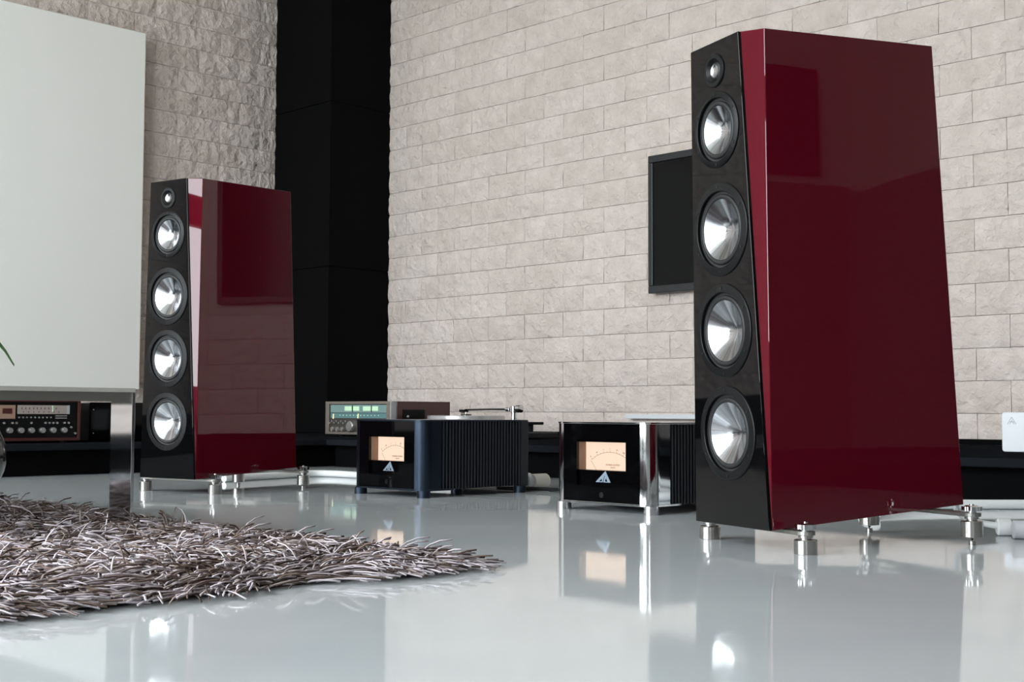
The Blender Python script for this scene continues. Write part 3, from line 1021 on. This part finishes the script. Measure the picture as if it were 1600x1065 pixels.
wb = thing('white_box', 'upright white box with rounded corners and grey triangle emblem on the bench', 'box', W(5.41, 2.385, ZT), ROT_R)
MB().plate(rounded(0.0, 0.26, 0.002, 0.168, 0.012), -0.03, 0.05).build('body', M_WHITE, wb, smooth=SM, bevel=0.003)
lg = MB()
for a, b in (((0.025, 0.118), (0.043, 0.148)), ((0.043, 0.148), (0.062, 0.118)), ((0.034, 0.118), (0.0435, 0.134)),
             ((0.0435, 0.134), (0.053, 0.118)), ((0.034, 0.128), (0.053, 0.128))):
    d = Vector((b[0] - a[0], 0, b[1] - a[1]))
    nrm = Vector((-d.z, 0, d.x)).normalized() * 0.0014
    A, B = Vector((a[0], 0, a[1])), Vector((b[0], 0, b[1]))
    q = [A - nrm, B - nrm, B + nrm, A + nrm]
    lg.plate([(p.x, p.z) for p in q], -0.0306, -0.0295)
lg.build('emblem', M_GREYLOGO, wb)

# ================================================================== CABLES
def smooth_path(pts, n=12):
    P = [Vector(p) for p in pts]
    out = []
    for i in range(len(P) - 1):
        p0, p1, p2, p3 = P[max(i - 1, 0)], P[i], P[i + 1], P[min(i + 2, len(P) - 1)]
        for k in range(n):
            t = k / n
            out.append(0.5 * ((2 * p1) + (p2 - p0) * t + (2 * p0 - 5 * p1 + 4 * p2 - p3) * t * t + (3 * p1 - p0 - 3 * p2 + p3) * t ** 3))
    out.append(P[-1])
    return out


tag(MB().tube(smooth_path([(-1.30, 5.90, 0.0165), (-1.12, 6.20, 0.0165), (-0.95, 6.42, 0.0165), (-0.74, 6.27, 0.0165), (-0.45, 5.85, 0.0165), (-0.22, 5.60, 0.0165)]), 0.016, 12).build(
    'speaker_cable', M_WHITECABLE, smooth=SM), 'thick white cable on the floor between red loudspeaker and black amplifier', 'cable')
tag(MB().tube(smooth_path([(1.10, 3.95, 0.0165), (1.14, 4.22, 0.0165), (1.32, 4.36, 0.0165), (1.6, 4.40, 0.0165), (1.85, 4.38, 0.0165), (2.1, 4.2, 0.0165), (2.5, 3.6, 0.0165)]), 0.016, 12).build(
    'speaker_cable', M_WHITECABLE, smooth=SM), 'thick white cable along the bench foot below the upright white box', 'cable')
cc = thing('cable_connector', 'fat white cylindrical cable sleeve lying beside the loudspeaker rear foot', 'cable sleeve', (1.288, 3.36, 0), math.radians(-8))
Rx = Matrix.Rotation(PI / 2, 4, 'Y')
MB().lathe([(0.019, 0.0), (0.0235, 0.002), (0.0235, 0.36), (0.019, 0.362)], 28, Matrix.Translation((0.0, 0, 0.0245)) @ Rx).build('sleeve', M_WHITE, cc, smooth=SM)
MB().lathe([(0.018, -0.02), (0.0225, -0.016), (0.0225, 0.014), (0.018, 0.018)], 28, Matrix.Translation((0.0, 0.09, 0.0235)) @ Rx).build('end_collar', M_WHITECABLE, cc, smooth=SM)
MB().tube(smooth_path([(0.02, 0.085, 0.0245), (-0.03, 0.09, 0.028), (-0.07, 0.11, 0.036), (-0.11, 0.13, 0.06), (-0.12, 0.12, 0.12)]), 0.0085, 10).build('cable', M_WHITECABLE, cc, smooth=SM)

pl = thing('power_plug', 'white mains plug with metal pin on the floor behind the black amplifier', 'plug', (0.075, 5.45, 0), ROT_R)
Rz = Matrix.Rotation(PI / 2, 4, 'X')
MB().lathe([(0.03, 0.0), (0.034, 0.004), (0.034, 0.03), (0.03, 0.034)], 28, Matrix.Translation((0.0, 0.0, 0.0345)) @ Rz).build('plug_body', M_WHITE, pl, smooth=SM)
MB().lathe([(0.024, 0.0), (0.03, 0.004), (0.03, 0.09)], 28, Matrix.Translation((0.02, 0.08, 0.034)) @ Rz).build('plug_grip', M_POT, pl, smooth=SM)
MB().box(-0.003, 0.003, -0.008, 0.008, 0.0, 0.03, Matrix.Translation((-0.02, -0.01, 0.06)) @ Matrix.Rotation(-0.45, 4, 'Y')).build('pin', M_ALU, pl)
tag(MB().tube(smooth_path([(-0.06, 5.40, 0.0085), (0.08, 5.345, 0.0085), (0.19, 5.25, 0.012), (0.30, 5.06, 0.03), (0.42, 4.90, 0.05), (0.5, 4.78, 0.06)]), 0.008, 10).build(
    'mains_cable', M_BLACKCABLE, smooth=SM), 'black mains cable rising from the floor to the chrome amplifier', 'cable')

# ================================================================== COFFEE TABLE
ct = thing('coffee_table', 'low coffee table with polished flat steel legs standing on the shaggy rug', 'table', W(1.63, 2.90, 0.0), ROT_L)
# local x = DL (table lies at x<0), local y = DR (table lies at y>0)
TZ = 0.376
TLX, TLY = 1.7, 1.5
MB().box(-TLX, 0.0, 0.0, TLY, TZ - 0.011, TZ).build('tabletop', M_TOP, ct, bevel=0.001)
ap = MB()
ap.box(-TLX + 0.02, -0.008, 0.004, 0.012, TZ - 0.033, TZ - 0.011)
ap.box(-TLX + 0.02, -0.008, TLY - 0.012, TLY - 0.004, TZ - 0.033, TZ - 0.011)
ap.build('apron', M_SATIN_STEEL, ct)
for y0 in (0.0, TLY - 0.105):
    for x0 in (-0.0085, -TLX):
        MB().box(x0, x0 + 0.0085, y0, y0 + 0.105, 0.012, TZ - 0.011).build('leg', M_CHROME, ct, bevel=0.0008)

va = thing('glazed_vase', 'dark glossy round vase standing on the shaggy rug', 'vase', (-1.735, 4.0, 0.012), 0)
prof = [(0.06, 0.0), (0.10, 0.01)] + [(0.175 * math.sin(a), 0.165 - 0.16 * math.cos(a)) for a in np.linspace(0.65, 2.6, 16)] + [(0.075, 0.33), (0.08, 0.345), (0.07, 0.345), (0.065, 0.32), (0.0, 0.31)]
MB().lathe(prof, 48).build('body', M_DARKGLASS, va, smooth=SM)

# ================================================================== RUG
RA0, RA1, RB0, RB1 = -0.35, 1.90, 1.93, 4.95
rug = thing('shag_rug', 'shaggy rug of brown and pale lilac-grey yarn on the glossy floor', 'rug', W(0, 0, 0), WY)
MB().box(RA0 + 0.05, RA1 - 0.05, RB0 + 0.05, RB1 - 0.05, 0.0005, 0.010).build('backing', M_BACKING, rug)


def make_pile():
    def inview(a, b):
        x = a * DL.x + b * DR.x
        y = a * DL.y + b * DR.y
        return (x / np.maximum(y, 0.1) > -0.43) & (y > 1.3)
    n = 120000
    a = RNG.uniform(RA0 + 0.03, RA1 - 0.03, n)
    b = RNG.uniform(RB0 + 0.03, RB1 - 0.03, n)
    keep = inview(a, b) | (RNG.random(n) < 0.3)
    a, b = a[keep], b[keep]
    n = len(a)
    ang = RNG.uniform(0, 2 * PI, n)
    # locally combed directions
    ang = ang * 0.55 + 2.4 * np.sin(a * 5.1 + 1.3 * np.sin(b * 4.0)) + 1.9 * np.cos(b * 6.3 + a * 2.2)
    dx, dy = np.cos(ang), np.sin(ang)
    # lean outwards at the borders
    def edge(dist, ox, oy):
        nonlocal dx, dy
        w = np.clip(1 - dist / 0.08, 0, 1) * 1.1
        dx = dx + ox * w
        dy = dy + oy * w
    edge(RA1 - a, 1, 0)
    edge(a - RA0, -1, 0)
    edge(RB1 - b, 0, 1)
    edge(b - RB0, 0, -1)
    nn = np.hypot(dx, dy) + 1e-6
    dx, dy = dx / nn, dy / nn
    L = RNG.uniform(0.055, 0.11, n)
    hm = RNG.uniform(0.014, 0.042, n)
    border = np.minimum.reduce([RA1 - a, a - RA0, RB1 - b, b - RB0])
    hm *= np.clip(0.12 + border / 0.16, 0.12, 1.0)
    zbase = np.clip(0.002 + border * 0.1, 0.002, 0.010)
    up = RNG.random(n) < 0.02
    hm[up] *= 1.6
    L[up] *= 0.8
    drop = RNG.uniform(0.0, 0.9, n) * hm
    drop[up] = 0
    rad = RNG.uniform(0.0017, 0.0025, n)
    side = RNG.uniform(-0.025, 0.025, n)
    R_, K = 5, 3
    ts = np.linspace(0, 1, R_)
    V = np.zeros((n, R_, K, 3))
    for i, t in enumerate(ts):
        along = L * (0.15 * t + 0.85 * t ** 1.5)
        sw = side * t * t
        px = a + dx * along - dy * sw
        py = b + dy * along + dx * sw
        pz = zbase + hm * (1 - (1 - t) ** 2) - drop * t ** 3
        pz = np.maximum(pz, rad + 0.0008)
        for k in range(K):
            an = 2 * PI * k / K + 0.5
            c, s = math.cos(an) * rad, math.sin(an) * rad
            V[:, i, k, 0] = px - dy * c
            V[:, i, k, 1] = py + dx * c
            V[:, i, k, 2] = pz + s
    base = (np.arange(n) * R_ * K)[:, None]
    q = []
    for i in range(R_ - 1):
        for k in range(K):
            k2 = (k + 1) % K
            q.append([i * K + k, i * K + k2, (i + 1) * K + k2, (i + 1) * K + k])
    q = np.array(q)
    quads = (base[:, :, None] + q[None]).reshape(-1)
    cap = (base + np.array([(R_ - 1) * K + k for k in range(K)])[None]).reshape(-1)
    nq, nc = n * len(q), n
    me = bpy.data.meshes.new('pile')
    me.vertices.add(n * R_ * K)
    me.vertices.foreach_set('co', V.reshape(-1).astype(np.float32))
    me.loops.add(nq * 4 + nc * 3)
    me.loops.foreach_set('vertex_index', np.concatenate([quads, cap]).astype(np.int32))
    me.polygons.add(nq + nc)
    starts = np.concatenate([np.arange(nq) * 4, nq * 4 + np.arange(nc) * 3])
    me.polygons.foreach_set('loop_start', starts.astype(np.int32))
    me.polygons.foreach_set('use_smooth', np.concatenate([np.ones(nq, bool), np.zeros(nc, bool)]))
    tones = np.array([srgb(212, 203, 208)[:3], srgb(190, 180, 184)[:3], srgb(160, 146, 141)[:3], srgb(124, 107, 98)[:3], srgb(84, 71, 66)[:3]])
    patch = np.sin(a * 9 + 2 * np.sin(b * 7)) * 0.12
    pick = np.clip(RNG.random(n) + patch, 0, 0.999)
    idx = np.select([pick < 0.34, pick < 0.52, pick < 0.68, pick < 0.87], [0, 1, 2, 3], 4)
    colr = np.ones((n, R_ * K, 4), np.float32)
    colr[:, :, :3] = tones[idx][:, None, :]
    ca = me.color_attributes.new('yarn', 'FLOAT_COLOR', 'POINT')
    ca.data.foreach_set('color', colr.reshape(-1))
    me.materials.append(RUG_M)
    me.update(calc_edges=True)
    me.validate()
    o = bpy.data.objects.new('pile', me)
    COL.objects.link(o)
    o.parent = rug
    o['kind'] = 'stuff'
    print('strands', n)


make_pile()

# ================================================================== PLANT (one leaf reaches into view)
pp = thing('potted_plant', 'green leafy potted plant on the coffee table beside the white panel', 'plant', (-1.33, 2.90, TZ), 0)
MB().lathe([(0.045, 0.0), (0.06, 0.002), (0.075, 0.10), (0.07, 0.10), (0.066, 0.085), (0.0, 0.085)], 32).build('pot', M_POT, pp, smooth=SM)
MB().lathe([(0.066, 0.083), (0.04, 0.09), (0.0, 0.092)], 24).build('soil', M_SOIL, pp, smooth=SM)


def leaf(az, L, droop, h0):
    v, f = [], []
    n = 10
    for i in range(n + 1):
        t = i / n
        w = 0.022 * math.sin(PI * min(1, 0.08 + 0.92 * t)) ** 0.8
        r = 0.01 + L * t
        z = h0 + 0.10 * math.sin(t * 1.9) - droop * t * t
        for k, s in enumerate((-1, 0, 1)):
            v.append((r * math.cos(az) - s * w * math.sin(az), r * math.sin(az) + s * w * math.cos(az), z - (0.004 if s == 0 else 0)))
    for i in range(n):
        for k in range(2):
            q = i * 3 + k
            f.append((q, q + 1, q + 4, q + 3))
    mb = MB().add(v, f)
    o = mb.build('leaf', M_LEAF, pp, smooth=math.radians(80))
    s = o.modifiers.new('thick', 'SOLIDIFY')
    s.thickness = 0.0012
    return o


leaf(0.0, 0.208, 0.136, 0.088)
for k in range(1, 9):
    leaf(2 * PI * k / 9, random.uniform(0.12, 0.165), random.uniform(0.04, 0.12), 0.088)
